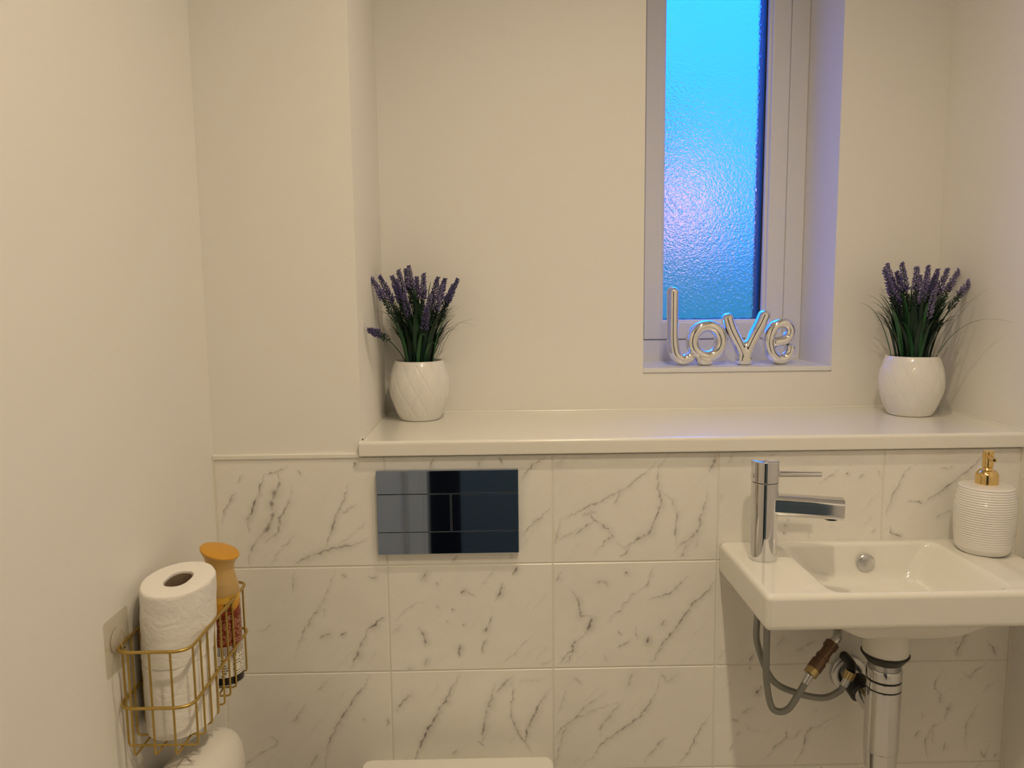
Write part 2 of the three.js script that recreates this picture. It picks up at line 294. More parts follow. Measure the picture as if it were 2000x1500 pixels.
// front wall with the doorway behind the photographer, its lining and the unlit hall beyond
{
  const D0 = -0.40, D1 = 0.34, DT = 2.02;
  const w = struct('wall_front', 'cream painted wall with the doorway, opposite the tiles');
  part('plaster', [slab(XL, D0, 0, CEILING_Y, ZF, ZF + 0.1), slab(D1, XR, 0, CEILING_Y, ZF, ZF + 0.1), slab(D0, D1, DT, CEILING_Y, ZF, ZF + 0.1)], M.paint, w);
  const d = struct('door_1', 'white moulded door lining around the open doorway', 'door frame');
  const arch = (x0, x1) => [slab(x0, x1, 0, DT + 0.06, ZF - 0.018, ZF, 0.004), slab(x0 + 0.012, x1 - 0.012, 0, DT + 0.05, ZF - 0.026, ZF - 0.016, 0.004)];
  part('architrave', arch(D0 - 0.065, D0 + 0.004), M.gloss, d); part('architrave', arch(D1 - 0.004, D1 + 0.065), M.gloss, d);
  part('head', slab(D0 - 0.065, D1 + 0.065, DT, DT + 0.065, ZF - 0.017, ZF, 0.004), M.gloss, d);
  part('lining', [slab(D0, D0 + 0.02, 0, DT, ZF, ZF + 0.1), slab(D1 - 0.02, D1, 0, DT, ZF, ZF + 0.1)], M.gloss, d);
  const h = struct('wall_hall', 'grey blue painted walls of the unlit hall outside the doorway');
  const hall = P({ color: lin(0.24, 0.34, 0.40), roughness: 0.7 });
  part('plaster', [slab(-1.3, 1.5, 0, CEILING_Y, 2.4, 3.0), slab(-1.4, -1.3, 0, CEILING_Y, ZF + 0.1, 3.0), slab(1.5, 1.6, 0, CEILING_Y, ZF + 0.1, 3.0), slab(-1.4, XL - 0.1, 0, CEILING_Y, ZF, ZF + 0.1), slab(XR + 0.1, 1.6, 0, CEILING_Y, ZF, ZF + 0.1)], hall, h);
  const d2 = struct('door_2', 'closed navy door across the hall', 'door'), navy = P({ color: lin(0.02, 0.028, 0.045), roughness: 0.45 });
  part('leaf', slab(-0.95, -0.29, 0, 2.0, 2.36, 2.4), navy, d2);
  for (const [a, b] of [[-0.87, -0.66], [-0.58, -0.37]]) for (const [e, f] of [[0.15, 0.85], [1.0, 1.85]]) part('panel', slab(a, b, e, f, 2.348, 2.362, 0.005), navy, d2);
  part('handle', between(V(-0.35, 0.98, 2.33), V(-0.45, 0.98, 2.33), 0.009), M.brushed, d2);
  part('hall_floor', slab(-1.4, 1.6, -0.1, 0, ZF, 3.0), P({ color: lin(0.07, 0.08, 0.10), roughness: 0.9 }), h);
  part('hall_ceiling', slab(-1.4, 1.6, CEILING_Y, CEILING_Y + 0.1, ZF + 0.1, 3.0), M.ceiling, h);
}
// downlights
for (const [x, z, I] of DOWNLIGHTS) {
  const o = thing('downlight', z < 1 ? 'recessed ceiling downlight above the shelf side of the room' : 'recessed ceiling downlight near the doorway', 'light', [x, CEILING_Y, z]);
  const ring = new THREE.TorusGeometry(0.038, 0.006, 16, 48); ring.rotateX(Math.PI / 2); ring.translate(0, -0.001, 0);
  part('bezel', ring, M.brushed, o);
  const lens = cyl(0.034, 0.034, 0.004); lens.translate(0, -0.002, 0);
  part('lamp_lens', lens, P({ color: lin(0.9, 0.9, 0.9), emissive: LAMP_COLOR, emissiveIntensity: 6, roughness: 0.4 }), o);
  const L = new THREE.SpotLight(LAMP_COLOR, I, 0, 1.45, 0.9, 2); L.position.set(0, -0.012, 0); L.target.position.set(0, -1, 0); L.castShadow = true; L.shadow.radius = 1.2; L.shadow.mapSize.set(1024, 1024);
  o.add(L); o.add(L.target);
}
// the shelf over the tiled wall
{
  const o = thing('window_shelf', 'long cream painted shelf over the marble tiles with a rounded front edge', 'shelf', [0, 0, 0]);
  const s = new THREE.Shape(), z0 = ZR, z1 = 0.0118, b = SHELF_B, t = SHELF_T, r = 0.007;
  s.moveTo(-z0, b); s.lineTo(-z1 + 0.003, b); s.quadraticCurveTo(-z1, b, -z1, b + 0.003); s.lineTo(-z1, t - r); s.quadraticCurveTo(-z1, t, -z1 + r, t); s.lineTo(-z0, t); s.closePath();
  const g = new THREE.ExtrudeGeometry(s, { depth: XR - XP + 0.0025, bevelEnabled: false, curveSegments: 8 }); g.rotateY(Math.PI / 2); g.translate(XP - 0.0025, 0, 0);
  part('board', g, M.gloss, o);
  const bead = [tube([V(XP, t, ZR), V(0, t + 0.0004, ZR), V(0.4, t, ZR), V(XR, t, ZR)], 0.0042, 60, 8), tube([V(XR, t, ZR), V(XR, t, -0.1), V(XR, t, 0)], 0.003, 20, 8), tube([V(XP, t, ZR), V(XP, t, -0.1), V(XP, t, -0.006)], 0.003, 20, 8)];
  part('sealant_bead', bead, M.gloss, o);
}
// window
{
  const w = struct('window_1', 'narrow white plastic window with obscured glass above the silver ornament', 'window');
  const Z0 = WZ - 0.07;
  const frame = (x0, x1, y0, y1, ws, z0, z1, bev) => {   // a mitred frame with bevelled inner edge: ws = [left, right, bottom, top]
    const mk = (out, inn, zz0, zz1) => { const s = new THREE.Shape([[x0 + out[0], y0 + out[2]], [x1 - out[1], y0 + out[2]], [x1 - out[1], y1 - out[3]], [x0 + out[0], y1 - out[3]]].map((p) => new THREE.Vector2(...p))); s.holes.push(new THREE.Path([[x0 + inn[0], y0 + inn[2]], [x0 + inn[0], y1 - inn[3]], [x1 - inn[1], y1 - inn[3]], [x1 - inn[1], y0 + inn[2]]].map((p) => new THREE.Vector2(...p)))); const g = new THREE.ExtrudeGeometry(s, { depth: zz1 - zz0 - bev * 2, bevelEnabled: bev > 0, bevelSize: bev, bevelThickness: bev, bevelOffset: -bev, bevelSegments: 3 }); g.translate(0, 0, zz0 + bev); return g; };
    return mk([0, 0, 0, 0], ws, z0, z1);
  };
  part('outer_frame', frame(WL, WR, WB - 0.008, WT, [0.0326, 0.0442, 0.0585, 0.045], Z0, WZ, 0.003), M.upvc, w);
  const sx0 = WL + 0.034, sx1 = WR - 0.0455, sy0 = WB + 0.0515, sy1 = WT - 0.048;
  part('sash', [frame(sx0, sx1, sy0, sy1, [0.042, 0.042, 0.040, 0.042], Z0 + 0.004, WZ + 0.004, 0.003), frame(sx0 + 0.036, sx1 - 0.036, sy0 + 0.035, sy1 - 0.036, [0.012, 0.013, 0.011, 0.011], Z0 + 0.01, WZ - 0.004, 0.005)], M.upvc, w);
  const gx0 = sx0 + 0.046, gx1 = sx1 - 0.047, gy0 = sy0 + 0.044, gy1 = sy1 - 0.045;
  part('gasket', frame(gx0 - 0.002, gx1 + 0.002, gy0 - 0.002, gy1 + 0.002, [0.004, 0.0075, 0.004, 0.004], Z0 + 0.006, WZ - 0.016, 0), M.gasket, w);
  part('gap_seal', frame(WL + 0.030, WR - 0.041, WB + 0.047, WT - 0.043, [0.012, 0.012, 0.012, 0.012], Z0 + 0.002, WZ - 0.006, 0), M.gasket, w);
  const peel = dataTex(512, 512, (u, v, i, j) => { const c = 128 + 80 * perlin.noise(u * 100, v * 100, 0.5) + 70 * perlin.noise(u * 55, v * 55, 3.5); return [c, c, c]; }, false, true);
  peel.repeat.set(1 / 0.28, 1 / 0.28);
  const glass = P({ color: lin(0.96, 0.98, 1), transmission: 1, thickness: 0.006, roughness: 0.2, ior: 1.5, bumpMap: peel, bumpScale: 0.0006 });
  part('pane', slab(gx0 + 0.001, gx1 - 0.003, gy0, gy1, WZ - 0.030, WZ - 0.025), glass, w);
  const s = struct('window_sill', 'small white sill board at the foot of the window', 'sill');
  part('board', slab(WL, WR, WB - 0.0095, WB, WZ, ZR + 0.0035, 0.0015), M.upvc, s);
  part('plaster_bed', slab(WL, WR, WB - 0.012, WB - 0.0095, WZ, ZR - 0.001), M.paint, s);
}

// ---------------------------------------------------------------- beyond the window
{
  const g = struct('ground', 'dark grass outside the window', 'ground');
  part('lawn', slab(-25, 25, -0.6, -0.4, -40, -0.62), P({ color: lin(0.05, 0.08, 0.04), roughness: 1 }), g);
  const f = thing('garden_fence', 'pale green garden fence seen blurred through the obscured glass', 'fence', [0, -0.4, -4.2]);
  const fm = P({ color: lin(0.34, 0.46, 0.13), roughness: 0.9 });
  for (let i = 0; i < 26; i++) part('board', slab(-1 + i * 0.16, -1 + i * 0.16 + 0.152, 0, 2.02 + rr(-0.01, 0.01), 0, 0.02), fm, f);
  part('rail', [slab(-1, 3.16, 0.4, 0.49, -0.04, 0), slab(-1, 3.16, 1.6, 1.69, -0.04, 0)], fm, f);
  const h = thing('neighbour_house', 'house beyond the fence with one lit window, blurred by the glass', 'building', [0, -0.4, -9]);
  const hm = P({ color: lin(0.42, 0.46, 0.20), roughness: 0.9 });
  const gs = new THREE.Shape([[-0.6, 0], [2.95, 0], [2.95, 3.2], [1.2, 4.1], [-0.6, 3.2]].map((q) => new THREE.Vector2(...q))), gg = new THREE.ExtrudeGeometry(gs, { depth: 5, bevelEnabled: false }); gg.translate(0, 0, -5);
  part('wall', gg, hm, h);
  part('roof', [between(V(3.1, 3.14, -2.5), V(1.2, 4.16, -2.5), 0.01, 0.01, 4), slab(1.15, 1.25, 4.1, 4.2, -5.1, 0.12)], P({ color: lin(0.09, 0.08, 0.09), roughness: 0.9 }), h);
  const win = part('window', slab(1.9, 2.7, 2.25, 3.3, 0, 0.04), M.upvc, h);
  part('lit_window_pane', slab(1.95, 2.65, 2.3, 3.25, 0.03, 0.05), P({ color: lin(0.2, 0.2, 0.2), emissive: lin(1.0, 0.50, 0.45), emissiveIntensity: 1.5, roughness: 0.4 }), win);
}
// ---------------------------------------------------------------- flush plate
{
  const o = thing('flush_plate', 'dark blue mirror-finish dual flush plate set in the marble tiles', 'flush plate', [-0.1885, BY + 0.3045, 0]);
  const W = 0.1268, b = (x0, x1, y0, y1, z1 = 0.0125) => slab(x0, x1, y0, y1, 0.002, z1, 0.0007);
  part('base', slab(-W + 0.001, W - 0.001, -0.0755, 0.0755, 0, 0.0095), M.gasket, o);
  part('panel', b(-W, W, 0.0347, 0.0765), M.darkMirror, o, 'plain upper strip');
  part('panel', b(-W, W, -0.0765, -0.0362), M.darkMirror, o, 'plain lower strip');
  part('button', b(-W, 0.0048, -0.0352, 0.0337, 0.0128), M.darkMirror, o, 'wide flush button');
  part('button', b(0.0066, W, -0.0352, 0.0337, 0.0128), M.darkMirror, o, 'narrow flush button');
}
// ---------------------------------------------------------------- toilet
{
  const o = thing('toilet', 'white wall-hung toilet with closed lid under the flush plate', 'toilet', [-0.176, 0, 0]);
  const plan = (hw, z0, z1, r) => { const s = new THREE.Shape(), c = z1 - hw; s.moveTo(-hw + r, -z0); s.quadraticCurveTo(-hw, -z0, -hw, -z0 - r); s.lineTo(-hw, -c); s.absarc(0, -c, hw, Math.PI, 2 * Math.PI, false); s.lineTo(hw, -z0 - r); s.quadraticCurveTo(hw, -z0, hw - r, -z0); s.closePath(); return s; };
  const flat = (s, y, d, bev) => { const g = new THREE.ExtrudeGeometry(s, { depth: d, bevelEnabled: true, bevelSize: bev, bevelThickness: bev, bevelOffset: -bev, bevelSegments: 4, curveSegments: 32 }); g.rotateX(-Math.PI / 2); g.translate(0, y + bev, 0); return g; };
  part('lid', flat(plan(0.1705, 0.055, 0.47, 0.02), 0.462, 0.010, 0.005), M.ceramic, o);
  part('seat', flat(plan(0.168, 0.06, 0.465, 0.03), 0.445, 0.008, 0.004), M.ceramic, o);
  part('pan', surface((x, y, z) => { const t = (0.44 - y) / 0.34, hw = 0.165 - 0.07 * t * t, zz = Math.max(0, z - 0.26 + 0.06 * t), q = zz > 0 ? Math.hypot(x, zz * (0.165 / (0.19 - 0.05 * t))) : Math.abs(x); return Math.max(q - hw, y - 0.441, 0.10 - y, 0.001 - z) * 0.8; }, [-0.19, 0.08, -0.02], [0.19, 0.46, 0.5], 0.012), M.ceramic, o);
}
// ---------------------------------------------------------------- basin and what stands on it
const RIM = BY + 0.237;
{
  const o = thing('hand_basin', 'small white ceramic hand basin fixed to the tiled wall', 'basin', [0.553, RIM, 0]);
  // local: x -0.247..0.247, y 0 at the rim, z 0..0.252
  const f = (x, y, z) => {
    const body = boxd(x, y + 0.029, z - 0.121, 0.247, 0.029, 0.131, 0.009);
    // belly under the rim
    const t = Math.max(0, (-y - 0.04) / 0.07), belly = boxd(x - 0.01, y + 0.06, z - 0.118, 0.185 - 0.11 * t, 0.052, 0.112 - 0.045 * t, 0.02) * 0.8;
    let d = smin(body, belly, 0.018);
    const depth = -y, s = Math.max(0, depth);
    const bowl = Math.max(boxd(x + 0.0055, y, z - 0.131, 0.139 - s * 0.75, 0.3, 0.108 - s * 0.22, 0.022), -0.062 - y);
    const bowl2 = smax(boxd(x + 0.0055, y, z - 0.131, 0.139 - s * 0.75, 0.3, 0.108 - s * 0.22, 0.02), -0.072 - y, 0.03);
    d = smax(d, -bowl2, 0.007);
    return Math.max(d, 0.001 - z);
  };
  part('bowl', surface(f, [-0.256, -0.12, -0.006], [0.256, 0.01, 0.262], 0.0034), M.ceramic, o);
  const boss = lathe(profile([[0.001, -0.10], [0.046, -0.10, 0.004], [0.0395, -0.128, 0.01], [0.0375, -0.166, 0.004], [0.034, -0.1695, 0.002], [0.001, -0.1695]])); boss.translate(0.0165, 0, 0.1);
  part('waste_boss', boss, M.ceramic, o);
  const cap = new THREE.SphereGeometry(0.0165, 40, 20, 0, Math.PI * 2, 0, Math.PI / 2); cap.scale(1, 0.35, 1); cap.rotateX(Math.PI / 2); cap.translate(0.0085, -0.032, 0.033);
  part('overflow_cap', cap, M.brushed, o, 'round chrome overflow cover');
  const waste = lathe(profile([[0.001, -0.0705], [0.026, -0.0705, 0.002], [0.03, -0.0725], [0.001, -0.0725]])); waste.translate(0.0165, 0, 0.12); part('plug_waste', waste, M.chrome, o);
}
{
  const o = thing('basin_tap', 'chrome mono basin tap with side spout and thin lever', 'tap', [0.355, RIM, 0.09]);
  const r = 0.0226;
  part('body', lathe(profile([[0.001, 0], [r + 0.0004, 0, 0.001], [r, 0.004], [r, 0.1355, 0.001], [0.001, 0.1355]])), M.chrome, o);
  part('cap', lathe(profile([[0.001, 0.1365], [r + 0.0006, 0.1365, 0.001], [r + 0.0006, 0.1725, 0.0018], [0.019, 0.1735], [0.001, 0.1738]])), M.chrome, o);
  const lever = between(V(0.018, 0.1485, 0.002), V(0.093, 0.1475, 0.006), 0.0052, 0.0046); part('lever', lever, M.chrome, o);
  part('indicator', between(V(-0.0225, 0.147, 0.004), V(-0.0245, 0.147, 0.0045), 0.004), M.chrome, o);
  const a = V(0.006, 0.0965, 0), b = V(0.1215, 0.0945, 0.030);
  const len = a.distanceTo(b), rs = new THREE.Shape(), hh = 0.0177, hw = 0.0172, cr = 0.0105; rs.moveTo(-hw + cr, -hh); rs.lineTo(hw - cr, -hh); rs.absarc(hw - cr, -hh + cr, cr, -Math.PI / 2, 0); rs.lineTo(hw, hh - cr); rs.absarc(hw - cr, hh - cr, cr, 0, Math.PI / 2); rs.lineTo(-hw + cr, hh); rs.absarc(-hw + cr, hh - cr, cr, Math.PI / 2, Math.PI); rs.lineTo(-hw, -hh + cr); rs.absarc(-hw + cr, -hh + cr, cr, Math.PI, Math.PI * 1.5);
  const sg = new THREE.ExtrudeGeometry(rs, { depth: len, bevelEnabled: false, curveSegments: 20 }); sg.translate(0, 0, -len / 2); sg.rotateY(Math.PI / 2); sg.applyQuaternion(new THREE.Quaternion().setFromUnitVectors(V(1, 0, 0), b.clone().sub(a).normalize())); sg.translate((a.x + b.x) / 2, (a.y + b.y) / 2, (a.z + b.z) / 2);
  const sp = part('spout', sg, M.chrome, o);
  part('aerator', between(V(0.1035, 0.081, 0.0255), V(0.1035, 0.0755, 0.0255), 0.0105), M.gasket, sp);
}
{
  const o = thing('soap_dispenser', 'ribbed cream ceramic soap dispenser with gold pump on the basin', 'soap dispenser', [0.7475, RIM, 0.071]);
  const pts = [[0.001, 0], [0.034, 0], [0.0405, 0.004], [0.0445, 0.012]];
  const R = (y) => 0.0445 + 0.0045 * Math.sin(Math.min(1, (y - 0.012) / 0.075) * Math.PI * 0.5) - (y > 0.075 ? 0.0052 * ((y - 0.075) / 0.04) ** 2 : 0);
  const ribs = 25, y0 = 0.012, y1 = 0.1145;
  for (let i = 0; i < ribs; i++) for (let k = 0; k < 6; k++) { const y = y0 + (y1 - y0) * (i + k / 6) / ribs; pts.push([R(y) - 0.0009 * Math.abs(Math.cos(k / 6 * Math.PI)) ** 2 * (i > 4 ? 1 : 0.25 + 0.15 * i), y]); }
  pts.push([0.0432, 0.1148], [0.0428, 0.1156], [0.0436, 0.1162], [0.0432, 0.1178], [0.040, 0.1192], [0.022, 0.1215], [0.001, 0.1218]);
  part('bottle', lathe(pts, 96), M.pot, o);
  part('collar', lathe(profile([[0.001, 0.120], [0.0182, 0.120, 0.0006], [0.0178, 0.139, 0.003], [0.0125, 0.145, 0.002], [0.0078, 0.146], [0.0074, 0.152], [0.001, 0.152]])), M.gold, o, 'polished gold collar');
  const head = part('pump_head', lathe(profile([[0.001, 0.151], [0.0088, 0.151, 0.0008], [0.0086, 0.178, 0.001], [0.0078, 0.1795], [0.001, 0.1795]])), M.gold, o, 'polished gold pump head');
  part('spout', between(V(-0.001, 0.1695, 0.004), V(-0.0068, 0.168, 0.027), 0.0046, 0.004), M.gold, head);
  part('nozzle_hole', between(V(-0.0067, 0.168, 0.0265), V(-0.007, 0.1679, 0.0275), 0.002), M.gasket, head);
}
// ---------------------------------------------------------------- pipework under the basin
M.braid = P({ color: lin(0.30, 0.30, 0.28), metalness: 0.75, roughness: 0.42, bumpScale: 0.0006, bumpMap: dataTex(64, 64, (u, v) => { const c = 128 + 60 * Math.sin((u * 4 + v * 4) * Math.PI * 2) * Math.sin((u * 4 - v * 4) * Math.PI * 2) + 40 * Math.sin(v * Math.PI * 4); return [c, c, c]; }, false, true) });
M.braid.bumpMap.repeat.set(28, 3);
{
  const o = thing('bottle_trap', 'chrome bottle trap with black gasket under the basin', 'waste trap', [0.5695, 0, 0.1]);
  const y = (v) => BY + v;
  part('gasket', lathe(profile([[0.024, y(0.0525)], [0.0285, y(0.053), 0.002], [0.0395, y(0.0675), 0.002], [0.0395, y(0.0705), 0.002], [0.031, y(0.0695)]])), M.black, o, 'black rubber gasket');
  const thread = [[0.0265, y(0.0535)]]; for (let i = 0; i < 6; i++) thread.push([0.0252, y(0.0535 - i * 0.0024 - 0.0012)], [0.0270, y(0.0535 - (i + 1) * 0.0024)]);
  part('threaded_tail', lathe(thread.reverse()), M.brushed, o);
  part('nut', lathe(profile([[0.02, y(0.0435)], [0.028, y(0.0435), 0.002], [0.0292, y(0.0405)], [0.0292, y(0.0245), 0.001], [0.02, y(0.0245)]].reverse())), M.chrome, o);
  part('seal_ring', lathe(profile([[0.02, y(0.0205)], [0.0284, y(0.0205)], [0.0284, y(0.025)], [0.02, y(0.025)]])), M.black, o);
  part('nut', lathe(profile([[0.02, y(0.0075)], [0.0292, y(0.0075), 0.001], [0.0292, y(0.021), 0.001], [0.02, y(0.021)]])), M.chrome, o);
  part('seal_ring', lathe(profile([[0.02, y(0.0045)], [0.0286, y(0.0045)], [0.0286, y(0.008)], [0.02, y(0.008)]])), M.black, o);
  part('trap_tube', lathe(profile([[0.001, y(-0.1075)], [0.0284, y(-0.1075)], [0.0288, y(-0.107)], [0.0288, y(0.005), 0.001], [0.02, y(0.005)]])), M.chrome, o);
  part('trap_cup', lathe(profile([[0.001, y(-0.158)], [0.018, y(-0.158), 0.004], [0.0265, y(-0.142), 0.006], [0.0282, y(-0.108), 0.0008], [0.001, y(-0.1077)]])), M.chrome, o);
  const arm = part('outlet_arm', between(V(-0.004, y(-0.048), -0.012), V(-0.0172, y(-0.0178), -0.097), 0.0172), M.chrome, o);
  part('outlet_nut', between(V(-0.0105, y(-0.0335), -0.053), V(-0.014, y(-0.0255), -0.076), 0.0225), M.black, arm);
}
{
  const o = thing('wall_flange', 'round chrome pipe cover on the tiles behind the trap', 'pipe cover', [0.5522, BY - 0.0178, 0]);
  const g = lathe(profile([[0.0185, 0.004], [0.0225, 0.0115, 0.002], [0.033, 0.0095, 0.003], [0.0345, 0.001], [0.0345, 0.0]].reverse())); g.rotateX(Math.PI / 2);
  part('rim', g, M.brushed, o);
}
{
  const px = (a) => a.map(([x, y, z]) => V(x, BY + y, z));
  const o = thing('supply_hose', 'braided flexible hose looping from the tap to the brass fitting on the wall', 'hose', [0, 0, 0], 'braided hoses under the basin');
  part('hose', tube(px([[0.3535, 0.177, 0.085], [0.353, 0.12, 0.075], [0.3573, 0.0717, 0.07], [0.3866, 0.0042, 0.066], [0.4334, -0.0237, 0.062], [0.4825, -0.036, 0.058], [0.512, -0.0255, 0.056], [0.5205, -0.015, 0.055]]), 0.0058, 120, 12), M.braid, o);
  const e = px([[0.5205, -0.015, 0.055], [0.5268, -0.0025, 0.0545], [0.533, 0.0105, 0.053]]);
  part('ferrule', between(e[0], e[1], 0.0068), M.brushed, o); part('nut', between(e[1], e[2], 0.0105, 0.0105, 6), M.brass, o, 'brass hexagon nut');
  part('wall_elbow', tube(px([[0.5325, 0.0098, 0.0531], [0.5375, 0.0185, 0.046], [0.5385, 0.020, 0.030], [0.5385, 0.0205, 0.012]]), 0.0085, 24, 16), M.black, o);
  const h = thing('supply_hose', 'braided flexible hose hanging in a tight loop to the bronze valve', 'hose', [0, 0, 0], 'braided hoses under the basin');
  part('hose', tube(px([[0.363, 0.177, 0.095], [0.3656, 0.1137, 0.09], [0.366, 0.06, 0.09], [0.3675, 0.0152, 0.09], [0.377, -0.031, 0.09], [0.392, -0.0425, 0.09], [0.409, -0.036, 0.09], [0.424, -0.013, 0.089], [0.4375, 0.0105, 0.088]]), 0.0058, 120, 12), M.braid, h);
  const q = px([[0.4365, 0.009, 0.088], [0.4455, 0.0245, 0.087]]); part('ferrule', between(q[0], q[1], 0.0066), M.brushed, h);
  const v = thing('isolating_valve', 'bronze isolating valve slanting up behind the basin', 'valve', [0, 0, 0]);
  const A = V(0.4445, BY + 0.0235, 0.087), D = V(0.064, 0.0585, -0.032).normalize(), at = (s) => A.clone().addScaledVector(D, s);
  part('nut', between(at(0), at(0.0125), 0.0118, 0.0118, 6), M.brass, v, 'brass hexagon nut');
  part('collar', between(at(0.0125), at(0.030), 0.0132, 0.0132, 8), M.bronze, v); part('body', between(at(0.030), at(0.046), 0.0105), M.bronze, v);
  part('ring', between(at(0.038), at(0.042), 0.0118), M.bronze, v); part('body', between(at(0.046), at(0.060), 0.0098), M.bronze, v);
  part('nut', between(at(0.060), at(0.0725), 0.0122, 0.0122, 6), M.bronze, v); part('pipe', tube([at(0.072), at(0.088), V(0.515, BY + 0.096, 0.028), V(0.521, BY + 0.118, 0.0015)], 0.0085, 24, 16), M.brushed, v);
}

// ---------------------------------------------------------------- silver word ornament on the sill
{
  const o = thing('word_ornament', 'shiny silver balloon-letter ornament spelling love on the window sill', 'ornament', [0.2965, WB, -0.362]);
  const K = 1 / 6.667 / 876, pt = (x, y) => [(x - 300) * K, (1163 - y) * K];
  const H = 0.0185;
  const letters = [
    { n: 'tall letter l', r: 62, s: [[295, 205, 297, 500, 300, 800, 312, 930, 345, 1030, 410, 1085, 480, 1075, 520, 1050]] },
    { n: 'round letter o', r: 68, s: [Array.from({ length: 33 }, (_, i) => { const a = i / 32 * Math.PI * 2; return [745 + 188 * Math.cos(a), 848 - 200 * Math.sin(a)]; }).flat(), [640, 1010, 690, 1085, 760, 1090]] },
    { n: 'letter v', r: 64, s: [[1012, 555, 1060, 690, 1130, 830, 1195, 960, 1245, 1080], [1495, 520, 1440, 650, 1360, 800, 1290, 950, 1245, 1085], [1215, 1098, 1275, 1098]] },
    { n: 'letter e', r: 60, s: [[1640, 872, 1740, 850, 1815, 800, 1838, 715, 1800, 645, 1730, 620, 1650, 650, 1590, 730, 1562, 830, 1570, 930, 1610, 1030, 1690, 1092, 1775, 1080, 1830, 1020, 1848, 955]] },
  ];
  for (const L of letters) {
    const segs = [];
    for (const s of L.s) {
      const c = []; for (let i = 0; i < s.length; i += 2) c.push(V(...pt(s[i], s[i + 1]), 0));
      const q = c.length > 2 ? new THREE.CatmullRomCurve3(c).getPoints(c.length * 6) : c;
      for (let i = 0; i + 1 < q.length; i++) segs.push([q[i].x, q[i].y, q[i + 1].x, q[i + 1].y]);
    }
    const r = L.r * K * 1.16, xs = segs.flatMap((s) => [s[0], s[2]]), ys = segs.flatMap((s) => [s[1], s[3]]);
    const isV = L.n === 'letter v';
    const flat = new Float64Array(segs.flat()), arm = segs.map((s) => isV && s[0] < 0.1615 && s[2] <= 0.1625);
    const f = (x, y, z) => {
      let a = 1e9, b = 1e9;
      for (let i = 0, j = 0; i < flat.length; i += 4, j++) { const v = segd(x, y, flat[i], flat[i + 1], flat[i + 2], flat[i + 3]); if (arm[j]) { if (v < a) a = v; } else if (v < b) b = v; }
      const d = isV ? smin(a, b, r * 0.7) : b;
      const e = (Math.max(0, d) / r) ** 2.3 + (Math.abs(z) / H) ** 2.6;
      return smax((Math.pow(e, 1 / 2.4) - 1) * r, 0.0003 - y, 0.002);
    };
    const lo = [Math.min(...xs) - r * 1.3, -0.002, -H * 1.15], hi = [Math.max(...xs) + r * 1.3, Math.max(...ys) + r * 1.3, H * 1.15];
    part('letter', surface(f, lo, hi, 0.0013), M.silver, o, L.n);
  }
}
// ---------------------------------------------------------------- artificial lavender in lattice pots
const florets = [[0.16, 0.13, 0.30], [0.10, 0.085, 0.22], [0.21, 0.18, 0.34]].map((c) => P({ color: lin(...c), roughness: 0.8 }));
const budGreen = P({ color: lin(0.035, 0.06, 0.05), roughness: 0.8 });
function potGeometry(k) {
  const prof = profile([[0.001, 0], [0.041, 0, 0.003], [0.052, 0.022, 0.02], [0.0625, 0.055, 0.03], [0.062, 0.085, 0.03], [0.052, 0.117, 0.01], [0.0495, 0.1225, 0.003], [0.0465, 0.1225, 0.002], [0.0445, 0.112], [0.001, 0.110]]);
  // resample so that the lattice has vertices to stand on
  const path = [], cum = [0]; for (let i = 1; i < prof.length; i++) cum.push(cum[i - 1] + Math.hypot(prof[i][0] - prof[i - 1][0], prof[i][1] - prof[i - 1][1]));
  for (let i = 0; i <= 120; i++) { const s = cum[cum.length - 1] * i / 120; let j = 1; while (j < cum.length - 1 && cum[j] < s) j++; const t = (s - cum[j - 1]) / (cum[j] - cum[j - 1] || 1); path.push([prof[j - 1][0] + t * (prof[j][0] - prof[j - 1][0]), prof[j - 1][1] + t * (prof[j][1] - prof[j - 1][1])]); }
  const g = lathe(path, 160), p = g.attributes.position;
  for (let i = 0; i < p.count; i++) {
    const x = p.getX(i), y = p.getY(i), z = p.getZ(i), r = Math.hypot(x, z);
    if (r < 0.044 || y < 0.004 || y > 0.1185) continue;
    const a = Math.atan2(z, x) / (Math.PI * 2) * 12 + k, q = y / 0.056;
    const l1 = Math.abs(((a + q) % 1 + 1) % 1 - 0.5) * 2, l2 = Math.abs(((a - q) % 1 + 1) % 1 - 0.5) * 2;
    const groove = Math.max(0, 1 - (1 - l1) / 0.10) + Math.max(0, 1 - (1 - l2) / 0.10), fade = Math.min(1, (y - 0.004) / 0.01, (0.1185 - y) / 0.006);
    const s = 1 + (-0.0010 * Math.min(1, groove) + 0.0006 * (1 - Math.max(l1, l2))) * fade / r; p.setXYZ(i, x * s, y, z * s);
  }
  g.computeVertexNormals(); return g;
}
